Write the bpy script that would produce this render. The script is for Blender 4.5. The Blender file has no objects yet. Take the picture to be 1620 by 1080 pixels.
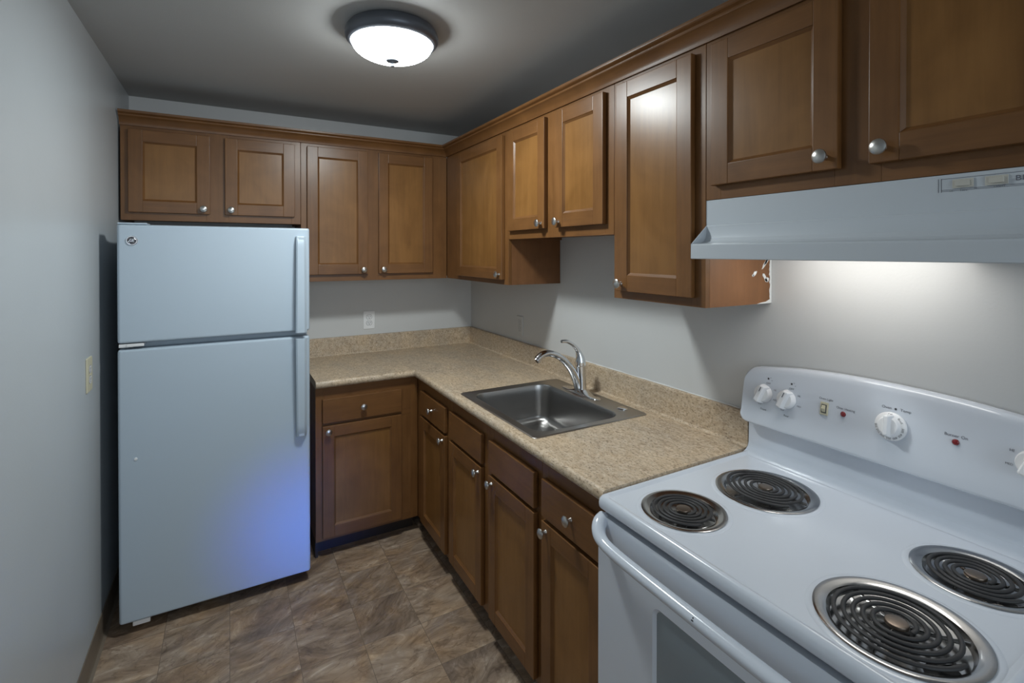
import bpy, bmesh, math, random
from mathutils import Matrix, Vector, noise

random.seed(7)
S = bpy.context.scene
COL = S.collection
PI = math.pi

# ---------------------------------------------------------------- camera
cam_d = bpy.data.cameras.new('camera')
cam = bpy.data.objects.new('camera', cam_d)
COL.objects.link(cam)
cam_d.sensor_width = 36.0
cam_d.lens = 789.53 * 36.0 / 1620.0
cam_d.shift_x = 0.0
cam_d.shift_y = -134.97 / 1620.0
cam_d.clip_start = 0.02
yaw, pitch = math.radians(-29.507), math.radians(-0.4332)
fw = Vector((-math.cos(pitch) * math.sin(yaw), math.cos(pitch) * math.cos(yaw), math.sin(pitch)))
rt = Vector((math.cos(yaw), math.sin(yaw), 0))
up = rt.cross(fw)
cam.matrix_world = Matrix(((rt.x, up.x, -fw.x, -1.5299), (rt.y, up.y, -fw.y, -3.3088), (rt.z, up.z, -fw.z, 1.5702), (0, 0, 0, 1)))
S.camera = cam

# ---------------------------------------------------------------- world, daylight, exposure
S.view_settings.view_transform = 'Standard'
S.view_settings.look = 'None'
S.view_settings.exposure = 0.0
S.view_settings.gamma = 1.0
S.view_settings.use_curve_mapping = False
LAMP = 28.0          # glow of the ceiling lamp's glass
BULB = 21.5          # bulbs behind it
HOODLAMP = 6.8

w = bpy.data.worlds.new('world')
S.world = w
w.use_nodes = True
w.node_tree.nodes['Background'].inputs[0].default_value = (0.70, 0.78, 0.88, 1)
w.node_tree.nodes['Background'].inputs[1].default_value = 0.035


def area(name, loc, target, sx, sy, power, color, spread=180):
    d = bpy.data.lights.new(name, 'AREA')
    d.shape = 'RECTANGLE'
    d.size, d.size_y = sx, sy
    d.energy = power
    d.color = color
    d.spread = math.radians(spread)
    o = bpy.data.objects.new(name, d)
    COL.objects.link(o)
    o.location = loc
    o.rotation_euler = (Vector(target) - Vector(loc)).to_track_quat('-Z', 'Y').to_euler()
    return o


# added fill light: daylight from the unbuilt room behind the camera
area('daylight_fill', (-1.1, -5.6, 1.6), (-1.1, 0, 1.3), 2.2, 1.6, 34, (0.78, 0.90, 1.0))
# added low blue light with a narrow beam, for the glow on the refrigerator
area('blue_fill', (-1.00, -4.9, 0.42), (-1.18, -0.77, 0.27), 0.30, 0.30, 0.58, (0.02, 0.20, 1.0), 12)

# ---------------------------------------------------------------- materials
M = {}


def new_mat(name):
    m = bpy.data.materials.new(name)
    m.use_nodes = True
    M[name] = m
    return m, m.node_tree, m.node_tree.nodes['Principled BSDF']


def simple(name, col, rough=0.5, metal=0.0, coat=0.0, emit=None, es=0.0, spec=0.5):
    m, nt, b = new_mat(name)
    b.inputs['Base Color'].default_value = (*col, 1)
    b.inputs['Roughness'].default_value = rough
    b.inputs['Metallic'].default_value = metal
    b.inputs['Coat Weight'].default_value = coat
    b.inputs['Coat Roughness'].default_value = 0.15
    b.inputs['Specular IOR Level'].default_value = spec
    if emit:
        b.inputs['Emission Color'].default_value = (*emit, 1)
        b.inputs['Emission Strength'].default_value = es
    return m


def nd(nt, kind, **kw):
    n = nt.nodes.new(kind)
    for k, v in kw.items():
        if k in ('inp',):
            for i, val in v.items():
                n.inputs[i].default_value = val
        else:
            setattr(n, k, v)
    return n


def ramp(nt, stops):
    r = nt.nodes.new('ShaderNodeValToRGB')
    e = r.color_ramp.elements
    while len(e) > 1:
        e.remove(e[0])
    e[0].position, e[0].color = stops[0][0], (*stops[0][1], 1)
    for p, c in stops[1:]:
        x = e.new(p)
        x.color = (*c, 1)
    return r


def bump(nt, b, src, strength, dist):
    n = nd(nt, 'ShaderNodeBump', inp={'Strength': strength, 'Distance': dist})
    nt.links.new(src, n.inputs['Height'])
    nt.links.new(n.outputs[0], b.inputs['Normal'])
    return n


def wood(name, dark, light, scale, rough=0.38):
    m, nt, b = new_mat(name)
    L = nt.links.new
    tc = nd(nt, 'ShaderNodeTexCoord')
    oi = nd(nt, 'ShaderNodeObjectInfo')
    mul = nd(nt, 'ShaderNodeMath', operation='MULTIPLY', inp={1: 37.0})
    L(oi.outputs['Random'], mul.inputs[0])
    add = nd(nt, 'ShaderNodeVectorMath', operation='ADD')
    L(tc.outputs['Object'], add.inputs[0])
    L(mul.outputs[0], add.inputs[1])
    mp = nd(nt, 'ShaderNodeMapping')
    mp.inputs['Scale'].default_value = scale
    L(add.outputs[0], mp.inputs[0])
    n1 = nd(nt, 'ShaderNodeTexNoise', inp={'Scale': 1.0, 'Detail': 5.0, 'Roughness': 0.6, 'Distortion': 0.6})
    L(mp.outputs[0], n1.inputs['Vector'])
    n2 = nd(nt, 'ShaderNodeTexNoise', inp={'Scale': 6.0, 'Detail': 4.0, 'Distortion': 0.8})
    L(add.outputs[0], n2.inputs['Vector'])
    mx = nd(nt, 'ShaderNodeMix', data_type='FLOAT', inp={0: 0.55})
    L(n1.outputs[0], mx.inputs[2])
    L(n2.outputs[0], mx.inputs[3])
    r = ramp(nt, [(0.34, dark), (0.66, light)])
    L(mx.outputs[0], r.inputs[0])
    L(r.outputs[0], b.inputs['Base Color'])
    b.inputs['Roughness'].default_value = rough
    b.inputs['Specular IOR Level'].default_value = 0.38
    bump(nt, b, n1.outputs[0], 0.025, 0.001)
    return m


wood('wood_stile', (0.135, 0.058, 0.018), (0.205, 0.092, 0.030), (55, 55, 3), 0.33)
wood('wood_rail', (0.130, 0.056, 0.018), (0.200, 0.089, 0.029), (4, 4, 60), 0.33)
wood('wood_panel', (0.180, 0.080, 0.021), (0.262, 0.123, 0.036), (38, 38, 3), 0.30)
wood('wood_side', (0.160, 0.068, 0.025), (0.230, 0.102, 0.040), (30, 30, 3), 0.45)
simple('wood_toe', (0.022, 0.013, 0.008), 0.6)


def paint(name, col, rough, bscale=160, bs=0.12):
    m, nt, b = new_mat(name)
    L = nt.links.new
    tc = nd(nt, 'ShaderNodeTexCoord')
    n = nd(nt, 'ShaderNodeTexNoise', inp={'Scale': bscale, 'Detail': 4.0})
    L(tc.outputs['Object'], n.inputs['Vector'])
    n2 = nd(nt, 'ShaderNodeTexNoise', inp={'Scale': 2.2, 'Detail': 3.0})
    L(tc.outputs['Object'], n2.inputs['Vector'])
    r = ramp(nt, [(0.3, tuple(c * 0.955 for c in col)), (0.7, col)])
    L(n2.outputs[0], r.inputs[0])
    L(r.outputs[0], b.inputs['Base Color'])
    b.inputs['Roughness'].default_value = rough
    bump(nt, b, n.outputs[0], bs, 0.002)
    return m


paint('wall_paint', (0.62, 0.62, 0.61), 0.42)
paint('wall_paint_bluish_light', (0.52, 0.555, 0.58), 0.36)  # wall paint with the bluish cast of the light put into its colour
paint('ceiling_paint', (0.475, 0.475, 0.465), 0.62, 300, 0.3)

# laminate countertop
m, nt, b = new_mat('laminate')
L = nt.links.new
tc = nd(nt, 'ShaderNodeTexCoord')
n1 = nd(nt, 'ShaderNodeTexNoise', inp={'Scale': 70.0, 'Detail': 6.0, 'Roughness': 0.72, 'Distortion': 0.5})
n2 = nd(nt, 'ShaderNodeTexNoise', inp={'Scale': 190.0, 'Detail': 3.0, 'Roughness': 0.6})
n3 = nd(nt, 'ShaderNodeTexNoise', inp={'Scale': 9.0, 'Detail': 3.0})
mpl = nd(nt, 'ShaderNodeMapping')
mpl.inputs['Scale'].default_value = (1.0, 0.55, 1.0)
L(tc.outputs['Object'], mpl.inputs[0])
for n in (n1, n2, n3):
    L(mpl.outputs[0], n.inputs['Vector'])
r1 = ramp(nt, [(0.28, (0.33, 0.235, 0.15)), (0.44, (0.50, 0.39, 0.27)), (0.58, (0.60, 0.49, 0.36)), (0.72, (0.70, 0.60, 0.47))])
L(n1.outputs[0], r1.inputs[0])
r2 = ramp(nt, [(0.35, (0.36, 0.32, 0.28)), (0.44, (0.95, 0.95, 0.95)), (0.6, (1, 1, 1)), (0.70, (1.18, 1.16, 1.12))])
L(n2.outputs[0], r2.inputs[0])
mx = nd(nt, 'ShaderNodeMix', data_type='RGBA', blend_type='MULTIPLY', inp={0: 0.85})
L(r1.outputs[0], mx.inputs[6])
L(r2.outputs[0], mx.inputs[7])
r3 = ramp(nt, [(0.35, (0.90, 0.90, 0.92)), (0.65, (1.06, 1.02, 0.97))])
L(n3.outputs[0], r3.inputs[0])
mx2 = nd(nt, 'ShaderNodeMix', data_type='RGBA', blend_type='MULTIPLY', inp={0: 1.0})
L(mx.outputs[2], mx2.inputs[6])
L(r3.outputs[0], mx2.inputs[7])
L(mx2.outputs[2], b.inputs['Base Color'])
b.inputs['Roughness'].default_value = 0.42
bump(nt, b, n2.outputs[0], 0.06, 0.001)

# sheet vinyl floor: slate look, tiles in staggered columns
m, nt, b = new_mat('vinyl')
L = nt.links.new
tc = nd(nt, 'ShaderNodeTexCoord')
swz = nd(nt, 'ShaderNodeMapping')
swz.inputs['Rotation'].default_value = (0, 0, PI / 2)
swz.inputs['Location'].default_value = (-0.07, 1.0075, 0)
L(tc.outputs['Object'], swz.inputs[0])
br = nd(nt, 'ShaderNodeTexBrick', inp={'Scale': 1.0, 'Mortar Size': 0.0011, 'Mortar Smooth': 0.2, 'Bias': 0.0, 'Brick Width': 0.24, 'Row Height': 0.2345})
br.inputs['Color1'].default_value = (0, 0, 0, 1)
br.inputs['Color2'].default_value = (1, 1, 1, 1)
br.inputs['Mortar'].default_value = (0.5, 0.5, 0.5, 1)
br.offset = 0.0
L(swz.outputs[0], br.inputs['Vector'])
tid = nd(nt, 'ShaderNodeMath', operation='MULTIPLY', inp={1: 23.0})
L(br.outputs['Color'], tid.inputs[0])
vadd = nd(nt, 'ShaderNodeVectorMath', operation='ADD')
L(tc.outputs['Object'], vadd.inputs[0])
L(tid.outputs[0], vadd.inputs[1])
rot = nd(nt, 'ShaderNodeVectorRotate', rotation_type='Z_AXIS')
ang = nd(nt, 'ShaderNodeMath', operation='MULTIPLY_ADD', inp={1: 1.1, 2: -0.85})
L(br.outputs['Color'], ang.inputs[0])
L(vadd.outputs[0], rot.inputs['Vector'])
L(ang.outputs[0], rot.inputs['Angle'])
mpf = nd(nt, 'ShaderNodeMapping')
mpf.inputs['Scale'].default_value = (3.8, 8.5, 1)
L(rot.outputs[0], mpf.inputs[0])
nf1 = nd(nt, 'ShaderNodeTexNoise', inp={'Scale': 1.0, 'Detail': 7.0, 'Roughness': 0.70, 'Distortion': 2.6})
L(mpf.outputs[0], nf1.inputs['Vector'])
nf2 = nd(nt, 'ShaderNodeTexNoise', inp={'Scale': 0.55, 'Detail': 4.0, 'Distortion': 1.6})
L(mpf.outputs[0], nf2.inputs['Vector'])
rf1 = ramp(nt, [(0.30, (0.140, 0.098, 0.068)), (0.45, (0.240, 0.178, 0.128)), (0.58, (0.325, 0.250, 0.188)), (0.74, (0.52, 0.44, 0.355))])
L(nf1.outputs[0], rf1.inputs[0])
rf2 = ramp(nt, [(0.34, (0.70, 0.67, 0.67)), (0.50, (1.0, 0.98, 0.95)), (0.68, (1.22, 1.24, 1.23))])
L(nf2.outputs[0], rf2.inputs[0])
mf = nd(nt, 'ShaderNodeMix', data_type='RGBA', blend_type='MULTIPLY', inp={0: 1.0})
L(rf1.outputs[0], mf.inputs[6])
L(rf2.outputs[0], mf.inputs[7])
# thin dark veins
nv = nd(nt, 'ShaderNodeTexNoise', inp={'Scale': 0.8, 'Detail': 3.0, 'Distortion': 2.2})
L(mpf.outputs[0], nv.inputs['Vector'])
rv = ramp(nt, [(0.0, (1, 1, 1)), (0.485, (1, 1, 1)), (0.50, (0.62, 0.58, 0.55)), (0.515, (1, 1, 1)), (1.0, (1, 1, 1))])
L(nv.outputs[0], rv.inputs[0])
mf2 = nd(nt, 'ShaderNodeMix', data_type='RGBA', blend_type='MULTIPLY', inp={0: 0.8})
L(mf.outputs[2], mf2.inputs[6])
L(rv.outputs[0], mf2.inputs[7])
# every tile a little lighter or darker, some patches more orange
tv = ramp(nt, [(0.0, (0.84, 0.83, 0.84)), (0.5, (1.0, 0.98, 0.95)), (1.0, (1.14, 1.13, 1.12))])
L(br.outputs['Color'], tv.inputs[0])
mft = nd(nt, 'ShaderNodeMix', data_type='RGBA', blend_type='MULTIPLY', inp={0: 1.0})
L(mf2.outputs[2], mft.inputs[6])
L(tv.outputs[0], mft.inputs[7])
no = nd(nt, 'ShaderNodeTexNoise', inp={'Scale': 5.5, 'Detail': 3.0, 'Distortion': 1.0})
L(vadd.outputs[0], no.inputs['Vector'])
ro = ramp(nt, [(0.42, (1.0, 1.0, 1.02)), (0.70, (1.12, 1.0, 0.85))])
L(no.outputs[0], ro.inputs[0])
mf2 = nd(nt, 'ShaderNodeMix', data_type='RGBA', blend_type='MULTIPLY', inp={0: 1.0})
L(mft.outputs[2], mf2.inputs[6])
L(ro.outputs[0], mf2.inputs[7])
mf3 = nd(nt, 'ShaderNodeMix', data_type='RGBA', inp={7: (0.10, 0.075, 0.055, 1)})
fm = nd(nt, 'ShaderNodeMath', operation='MULTIPLY', inp={1: 0.75})
L(br.outputs['Fac'], fm.inputs[0])
L(fm.outputs[0], mf3.inputs[0])
L(mf2.outputs[2], mf3.inputs[6])
L(mf3.outputs[2], b.inputs['Base Color'])
b.inputs['Roughness'].default_value = 0.55
bump(nt, b, nf1.outputs[0], 0.12, 0.003)

# brushed stainless
m, nt, b = new_mat('stainless')
b.inputs['Base Color'].default_value = (0.42, 0.41, 0.40, 1)
b.inputs['Metallic'].default_value = 1.0
b.inputs['Roughness'].default_value = 0.30
b.inputs['Anisotropic'].default_value = 0.5
tc = nd(nt, 'ShaderNodeTexCoord')
mp = nd(nt, 'ShaderNodeMapping')
mp.inputs['Scale'].default_value = (20, 600, 600)
nt.links.new(tc.outputs['Object'], mp.inputs[0])
n = nd(nt, 'ShaderNodeTexNoise', inp={'Scale': 1.0, 'Detail': 2.0})
nt.links.new(mp.outputs[0], n.inputs['Vector'])
bump(nt, b, n.outputs[0], 0.03, 0.001)

simple('chrome', (0.72, 0.73, 0.75), 0.10, 1.0)
simple('pan_chrome', (0.50, 0.49, 0.48), 0.17, 1.0)
simple('nickel', (0.60, 0.58, 0.55), 0.28, 1.0)
simple('coil', (0.030, 0.029, 0.030), 0.55)
simple('medallion', (0.22, 0.175, 0.14), 0.34, 0.9)
simple('black', (0.008, 0.008, 0.009), 0.6)
simple('dark_grey', (0.05, 0.055, 0.06), 0.6)
simple('plastic_white', (0.82, 0.82, 0.83), 0.25)
simple('plastic_outlet', (0.84, 0.84, 0.84), 0.35)
simple('ivory', (0.62, 0.58, 0.42), 0.38)
simple('almond', (0.55, 0.53, 0.47), 0.35)
simple('ring_metal', (0.11, 0.12, 0.14), 0.38, 0.35)
simple('ink', (0.05, 0.05, 0.06), 0.5)
simple('ink_grey', (0.13, 0.135, 0.16), 0.5)
simple('red_jewel', (0.20, 0.006, 0.010), 0.12, coat=0.6)
simple('vinyl_base', (0.20, 0.16, 0.12), 0.5)
simple('caulk', (0.72, 0.72, 0.70), 0.6)
simple('gasket', (0.16, 0.19, 0.22), 0.6)
simple('plate_lens', (0.8, 0.8, 0.78), 0.5, emit=(1.0, 0.97, 0.92), es=HOODLAMP)
m, nt, b = new_mat('lamp_glass')      # thin frosted glass: glows and lets the bulbs' light through
em = nd(nt, 'ShaderNodeEmission', inp={0: (0.93, 0.985, 0.99, 1), 1: LAMP / 0.35})
tr = nd(nt, 'ShaderNodeBsdfTransparent', inp={0: (0.97, 0.99, 1.0, 1)})
ms = nd(nt, 'ShaderNodeMixShader', inp={0: 0.35})
nt.links.new(tr.outputs[0], ms.inputs[1])
nt.links.new(em.outputs[0], ms.inputs[2])
nt.links.new(ms.outputs[0], nt.nodes['Material Output'].inputs[0])
simple('range_enamel', (0.65, 0.69, 0.755), 0.16, coat=0.4)
simple('hood_enamel', (0.54, 0.575, 0.61), 0.28)
simple('oven_glass', (0.27, 0.32, 0.35), 0.14, coat=0.3)

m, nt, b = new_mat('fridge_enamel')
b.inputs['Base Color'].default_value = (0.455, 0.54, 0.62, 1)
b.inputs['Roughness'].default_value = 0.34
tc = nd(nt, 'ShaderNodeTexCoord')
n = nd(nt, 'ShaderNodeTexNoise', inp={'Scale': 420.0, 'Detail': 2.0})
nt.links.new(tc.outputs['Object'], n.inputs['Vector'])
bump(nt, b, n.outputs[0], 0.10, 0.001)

# ---------------------------------------------------------------- mesh helpers
XB = Matrix(((1, 0, 0, 0), (0, 0, -1, 0), (0, 1, 0, 0), (0, 0, 0, 1)))          # back wall: (u,v,w) -> (x, z, -y)
XR = Matrix(((0, 0, -1, 0), (-1, 0, 0, 0), (0, 1, 0, 0), (0, 0, 0, 1)))         # right wall: u = -y, v = z, w = -x
WX = -1.992
XL = Matrix(((0, 0, 1, WX), (1, 0, 0, 0), (0, 1, 0, 0), (0, 0, 0, 1)))          # left wall: u = y, v = z, w = x - WX
ID = Matrix.Identity(4)


class MB:
    def __init__(self):
        self.v, self.f, self.m = [], [], []

    def add(self, vs, fs, mat=0, X=None):
        o = len(self.v)
        for p in vs:
            p = Vector(p)
            self.v.append(X @ p if X is not None else p)
        for f in fs:
            self.f.append([o + i for i in f])
            self.m.append(mat)

    def bm(self, b, mat=0, X=None):
        b.verts.index_update()
        self.add([q.co.copy() for q in b.verts], [[q.index for q in f.verts] for f in b.faces], mat, X)

    def box(self, lo, hi, bev=0.0, mat=0, X=None, seg=2):
        b = bmesh.new()
        lo, hi = Vector([min(a, c) for a, c in zip(lo, hi)]), Vector([max(a, c) for a, c in zip(lo, hi)])
        bmesh.ops.create_cube(b, size=1.0)
        for q in b.verts:
            q.co = Vector([(lo[i] + hi[i]) / 2 + q.co[i] * (hi[i] - lo[i]) for i in range(3)])
        if bev > 0:
            bmesh.ops.bevel(b, geom=b.edges[:], offset=min(bev, 0.49 * min(hi - lo)), segments=seg, profile=0.5, affect='EDGES')
        self.bm(b, mat, X)
        b.free()
        return self

    def lathe(self, prof, X=None, n=32, mat=0):
        """profile of (r, h) turned about local z"""
        vs, fs, rows = [], [], []
        for r, h in prof:
            if r < 1e-6:
                rows.append([len(vs)])
                vs.append((0, 0, h))
            else:
                rows.append(list(range(len(vs), len(vs) + n)))
                vs += [(r * math.cos(2 * PI * k / n), r * math.sin(2 * PI * k / n), h) for k in range(n)]
        for a, c in zip(rows, rows[1:]):
            for k in range(n):
                k2 = (k + 1) % n
                if len(a) == 1 and len(c) == 1:
                    continue
                if len(a) == 1:
                    fs.append((a[0], c[k], c[k2]))
                elif len(c) == 1:
                    fs.append((a[k], c[0], a[k2]))
                else:
                    fs.append((a[k], c[k], c[k2], a[k2]))
        self.add(vs, fs, mat, X)
        return self

    def tube(self, pts, rad, n=14, mat=0, X=None, cap=True, sq=(1, 1), up0=(0, 0, 1)):
        pts = [Vector(p) for p in pts]
        if not hasattr(rad, '__len__'):
            rad = [rad] * len(pts)
        vs, fs = [], []
        up_ = Vector(up0)
        for i, p in enumerate(pts):
            t = (pts[min(i + 1, len(pts) - 1)] - pts[max(i - 1, 0)]).normalized()
            side = t.cross(up_)
            if side.length < 1e-4:
                side = t.cross(Vector((0.3, 1, 0.2)))
            side.normalize()
            nn = side.cross(t).normalized()
            for k in range(n):
                a = 2 * PI * k / n
                vs.append(p + side * (rad[i] * sq[0] * math.cos(a)) + nn * (rad[i] * sq[1] * math.sin(a)))
        for i in range(len(pts) - 1):
            for k in range(n):
                k2 = (k + 1) % n
                fs.append((i * n + k, i * n + k2, (i + 1) * n + k2, (i + 1) * n + k))
        if cap:
            fs.append(tuple(range(n - 1, -1, -1)))
            fs.append(tuple((len(pts) - 1) * n + k for k in range(n)))
        self.add(vs, fs, mat, X)
        return self

    def loft(self, loops, mat=0, X=None, cap0=False, cap1=False, closed=True):
        n = len(loops[0])
        vs = [p for l in loops for p in l]
        fs = []
        for i in range(len(loops) - 1):
            for k in range(n if closed else n - 1):
                k2 = (k + 1) % n
                fs.append((i * n + k, i * n + k2, (i + 1) * n + k2, (i + 1) * n + k))
        if cap0:
            fs.append(tuple(range(n - 1, -1, -1)))
        if cap1:
            fs.append(tuple((len(loops) - 1) * n + k for k in range(n)))
        self.add(vs, fs, mat, X)
        return self

    def holed(self, outer, holes, z, mat=0, X=None):
        """flat polygon with holes (2-D loops), filled with triangles"""
        b = bmesh.new()
        ed = []
        for lp in [outer] + holes:
            vv = [b.verts.new((p[0], p[1], z)) for p in lp]
            ed += [b.edges.new((vv[i], vv[(i + 1) % len(vv)])) for i in range(len(vv))]
        bmesh.ops.triangle_fill(b, use_beauty=True, use_dissolve=False, edges=ed, normal=(0, 0, 1))
        self.bm(b, mat, X)
        b.free()
        return self

    def text(self, s, size, X, mat=0, depth=0.0, align='CENTER', sx=1.0):
        c = bpy.data.curves.new('txt', 'FONT')
        c.body, c.size, c.align_x, c.align_y = s, size, align, 'CENTER'
        c.extrude = depth
        c.resolution_u = 3
        o = bpy.data.objects.new('txt', c)
        COL.objects.link(o)
        bpy.context.view_layer.update()
        me = bpy.data.meshes.new_from_object(o.evaluated_get(bpy.context.evaluated_depsgraph_get()))
        vs = [Vector((q.co.x * sx, q.co.y, q.co.z)) for q in me.vertices]
        self.add(vs, [list(p.vertices) for p in me.polygons], mat, X)
        bpy.data.meshes.remove(me)
        bpy.data.objects.remove(o)
        bpy.data.curves.remove(c)
        return self

    def build(self, name, mats, parent=None, X=None, ang=32, recalc=True, wn=True):
        if isinstance(mats, str):
            mats = [mats]
        vs = [X @ p for p in self.v] if X is not None else self.v
        lo = Vector([min(p[i] for p in vs) for i in range(3)])
        hi = Vector([max(p[i] for p in vs) for i in range(3)])
        org = Vector(((lo.x + hi.x) / 2, (lo.y + hi.y) / 2, lo.z))
        me = bpy.data.meshes.new(name)
        me.from_pydata([p - org for p in vs], [], self.f)
        for k in mats:
            me.materials.append(M[k])
        me.polygons.foreach_set('material_index', self.m)
        if recalc:
            b = bmesh.new()
            b.from_mesh(me)
            bmesh.ops.recalc_face_normals(b, faces=b.faces)
            b.to_mesh(me)
            b.free()
        me.polygons.foreach_set('use_smooth', [True] * len(me.polygons))
        me.set_sharp_from_angle(angle=math.radians(ang))
        me.update()
        o = bpy.data.objects.new(name, me)
        COL.objects.link(o)
        if wn:
            md = o.modifiers.new('weighted_normal', 'WEIGHTED_NORMAL')
            md.keep_sharp = True
            md.weight = 80
        WL[o.name] = org
        if parent:
            o.parent = parent
            o.location = org - WL[parent.name]
        else:
            o.location = org
        return o


WL = {}


def thing(name, label, cat, loc, group=None):
    o = bpy.data.objects.new(name, None)
    o.empty_display_size = 0.05
    COL.objects.link(o)
    o.location = loc
    WL[o.name] = Vector(loc)
    tag(o, label, cat, group)
    return o


def tag(o, label=None, cat=None, group=None, kind=None):
    if label:
        o['label'] = label
    if cat:
        o['category'] = cat
    if group:
        o['group'] = group
    if kind:
        o['kind'] = kind
    return o


def rrect(x0, x1, y0, y1, r, n=8):
    out = []
    for cx, cy, a0 in ((x1 - r, y1 - r, 0), (x0 + r, y1 - r, 90), (x0 + r, y0 + r, 180), (x1 - r, y0 + r, 270)):
        for k in range(n + 1):
            a = math.radians(a0 + 90 * k / n)
            out.append((cx + r * math.cos(a), cy + r * math.sin(a)))
    return out


def circ(cx, cy, r, n=48):
    return [(cx + r * math.cos(2 * PI * k / n), cy + r * math.sin(2 * PI * k / n)) for k in range(n)]


def spline(P, n=8):
    P = [Vector(p) for p in P]
    out = []
    for i in range(len(P) - 1):
        p0, p1, p2, p3 = P[max(i - 1, 0)], P[i], P[i + 1], P[min(i + 2, len(P) - 1)]
        for k in range(n):
            t = k / n
            out.append(0.5 * ((2 * p1) + (p2 - p0) * t + (2 * p0 - 5 * p1 + 4 * p2 - p3) * t * t + (3 * p1 - p0 - 3 * p2 + p3) * t ** 3))
    out.append(P[-1])
    return out


def T(x, y, z):
    return Matrix.Translation((x, y, z))


# ---------------------------------------------------------------- room shell
CZ = 2.40
YF = -6.4


def shell(name, lo, hi, mat):
    return tag(MB().box(lo, hi).build(name, mat), kind='structure')


shell('floor', (WX - 0.12, YF, -0.10), (0.12, 0.12, 0.0), 'vinyl')
shell('ceiling', (WX - 0.12, YF, CZ), (0.12, 0.12, CZ + 0.10), 'ceiling_paint')
shell('wall_back', (WX - 0.12, 0.0, 0.0), (0.12, 0.12, CZ), 'wall_paint')
shell('wall_right', (0.0, -3.55, 0.0), (0.12, 0.0, CZ), 'wall_paint')
shell('wall_left', (WX - 0.12, YF, 0.0), (WX, 0.0, CZ), 'wall_paint_bluish_light')
# vinyl cove base along the left wall
mb = MB()
prof = [(0.0005, 0.002), (0.020, 0.002), (0.010, 0.007), (0.006, 0.016), (0.0045, 0.030), (0.0045, 0.092), (0.003, 0.095), (0.0005, 0.095)]
mb.loft([[(WX + d, y, z) for d, z in prof] for y in (-0.02, YF)], cap0=True, cap1=True)
tag(mb.build('baseboard_left', 'vinyl_base'), kind='structure')


# ---------------------------------------------------------------- cabinets
def add_knob(parent, X, u, v, w):
    mb = MB()
    prof = [(0.0, 0.0), (0.0075, 0.0), (0.0065, 0.003), (0.0050, 0.008), (0.0050, 0.013), (0.0085, 0.016), (0.0150, 0.019), (0.0166, 0.0215), (0.0160, 0.0245), (0.0115, 0.0275), (0.0, 0.0290)]
    mb.lathe(prof, T(u, v, w), 28)
    o = mb.build('knob', 'nickel', parent, X)
    o['label'] = 'satin nickel round knob'
    return o


def add_door(parent, X, u0, u1, v0, v1, w0, knob=None, st=0.057):
    mb = MB()
    th = 0.0195
    wf = w0 + th
    bv = 0.0028
    mb.box((u0, v0, w0), (u0 + st, v1, wf), bv, 0)
    mb.box((u1 - st, v0, w0), (u1, v1, wf), bv, 0)
    mb.box((u0 + st - 0.001, v0, w0), (u1 - st + 0.001, v0 + st, wf - 0.0002), bv, 1)
    mb.box((u0 + st - 0.001, v1 - st, w0), (u1 - st + 0.001, v1, wf - 0.0002), bv, 1)
    a0, a1, b0, b1 = u0 + st, u1 - st, v0 + st, v1 - st
    i = 0.008
    wp = wf - 0.0095
    # sloped sticking around the panel, then the flat panel
    O = [(a0, b0, wf - 0.0015), (a1, b0, wf - 0.0015), (a1, b1, wf - 0.0015), (a0, b1, wf - 0.0015)]
    O2 = [(a0, b0, wf - 0.0030), (a1, b0, wf - 0.0030), (a1, b1, wf - 0.0030), (a0, b1, wf - 0.0030)]
    I = [(a0 + i, b0 + i, wp), (a1 - i, b0 + i, wp), (a1 - i, b1 - i, wp), (a0 + i, b1 - i, wp)]
    for k in range(4):
        k2 = (k + 1) % 4
        mb.add([O2[k], O2[k2], I[k2], I[k]], [(0, 1, 2, 3)], 0 if k % 2 else 1)
    mb.box((a0 + 0.002, b0 + 0.002, w0 + 0.002), (a1 - 0.002, b1 - 0.002, wp), 0, 2)
    o = mb.build('door', ['wood_stile', 'wood_rail', 'wood_panel'], parent, X)
    if knob:
        add_knob(o, X, knob[0], knob[1], wf - 0.0005)
    return o


def add_drawer(parent, X, u0, u1, v0, v1, w0, knob=None, name='drawer'):
    mb = MB()
    mb.box((u0, v0, w0), (u1, v1, w0 + 0.0195), 0.0035, 0)
    o = mb.build(name, ['wood_rail'], parent, X)
    if knob:
        add_knob(o, X, knob[0], knob[1], w0 + 0.019)
    return o


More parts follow.
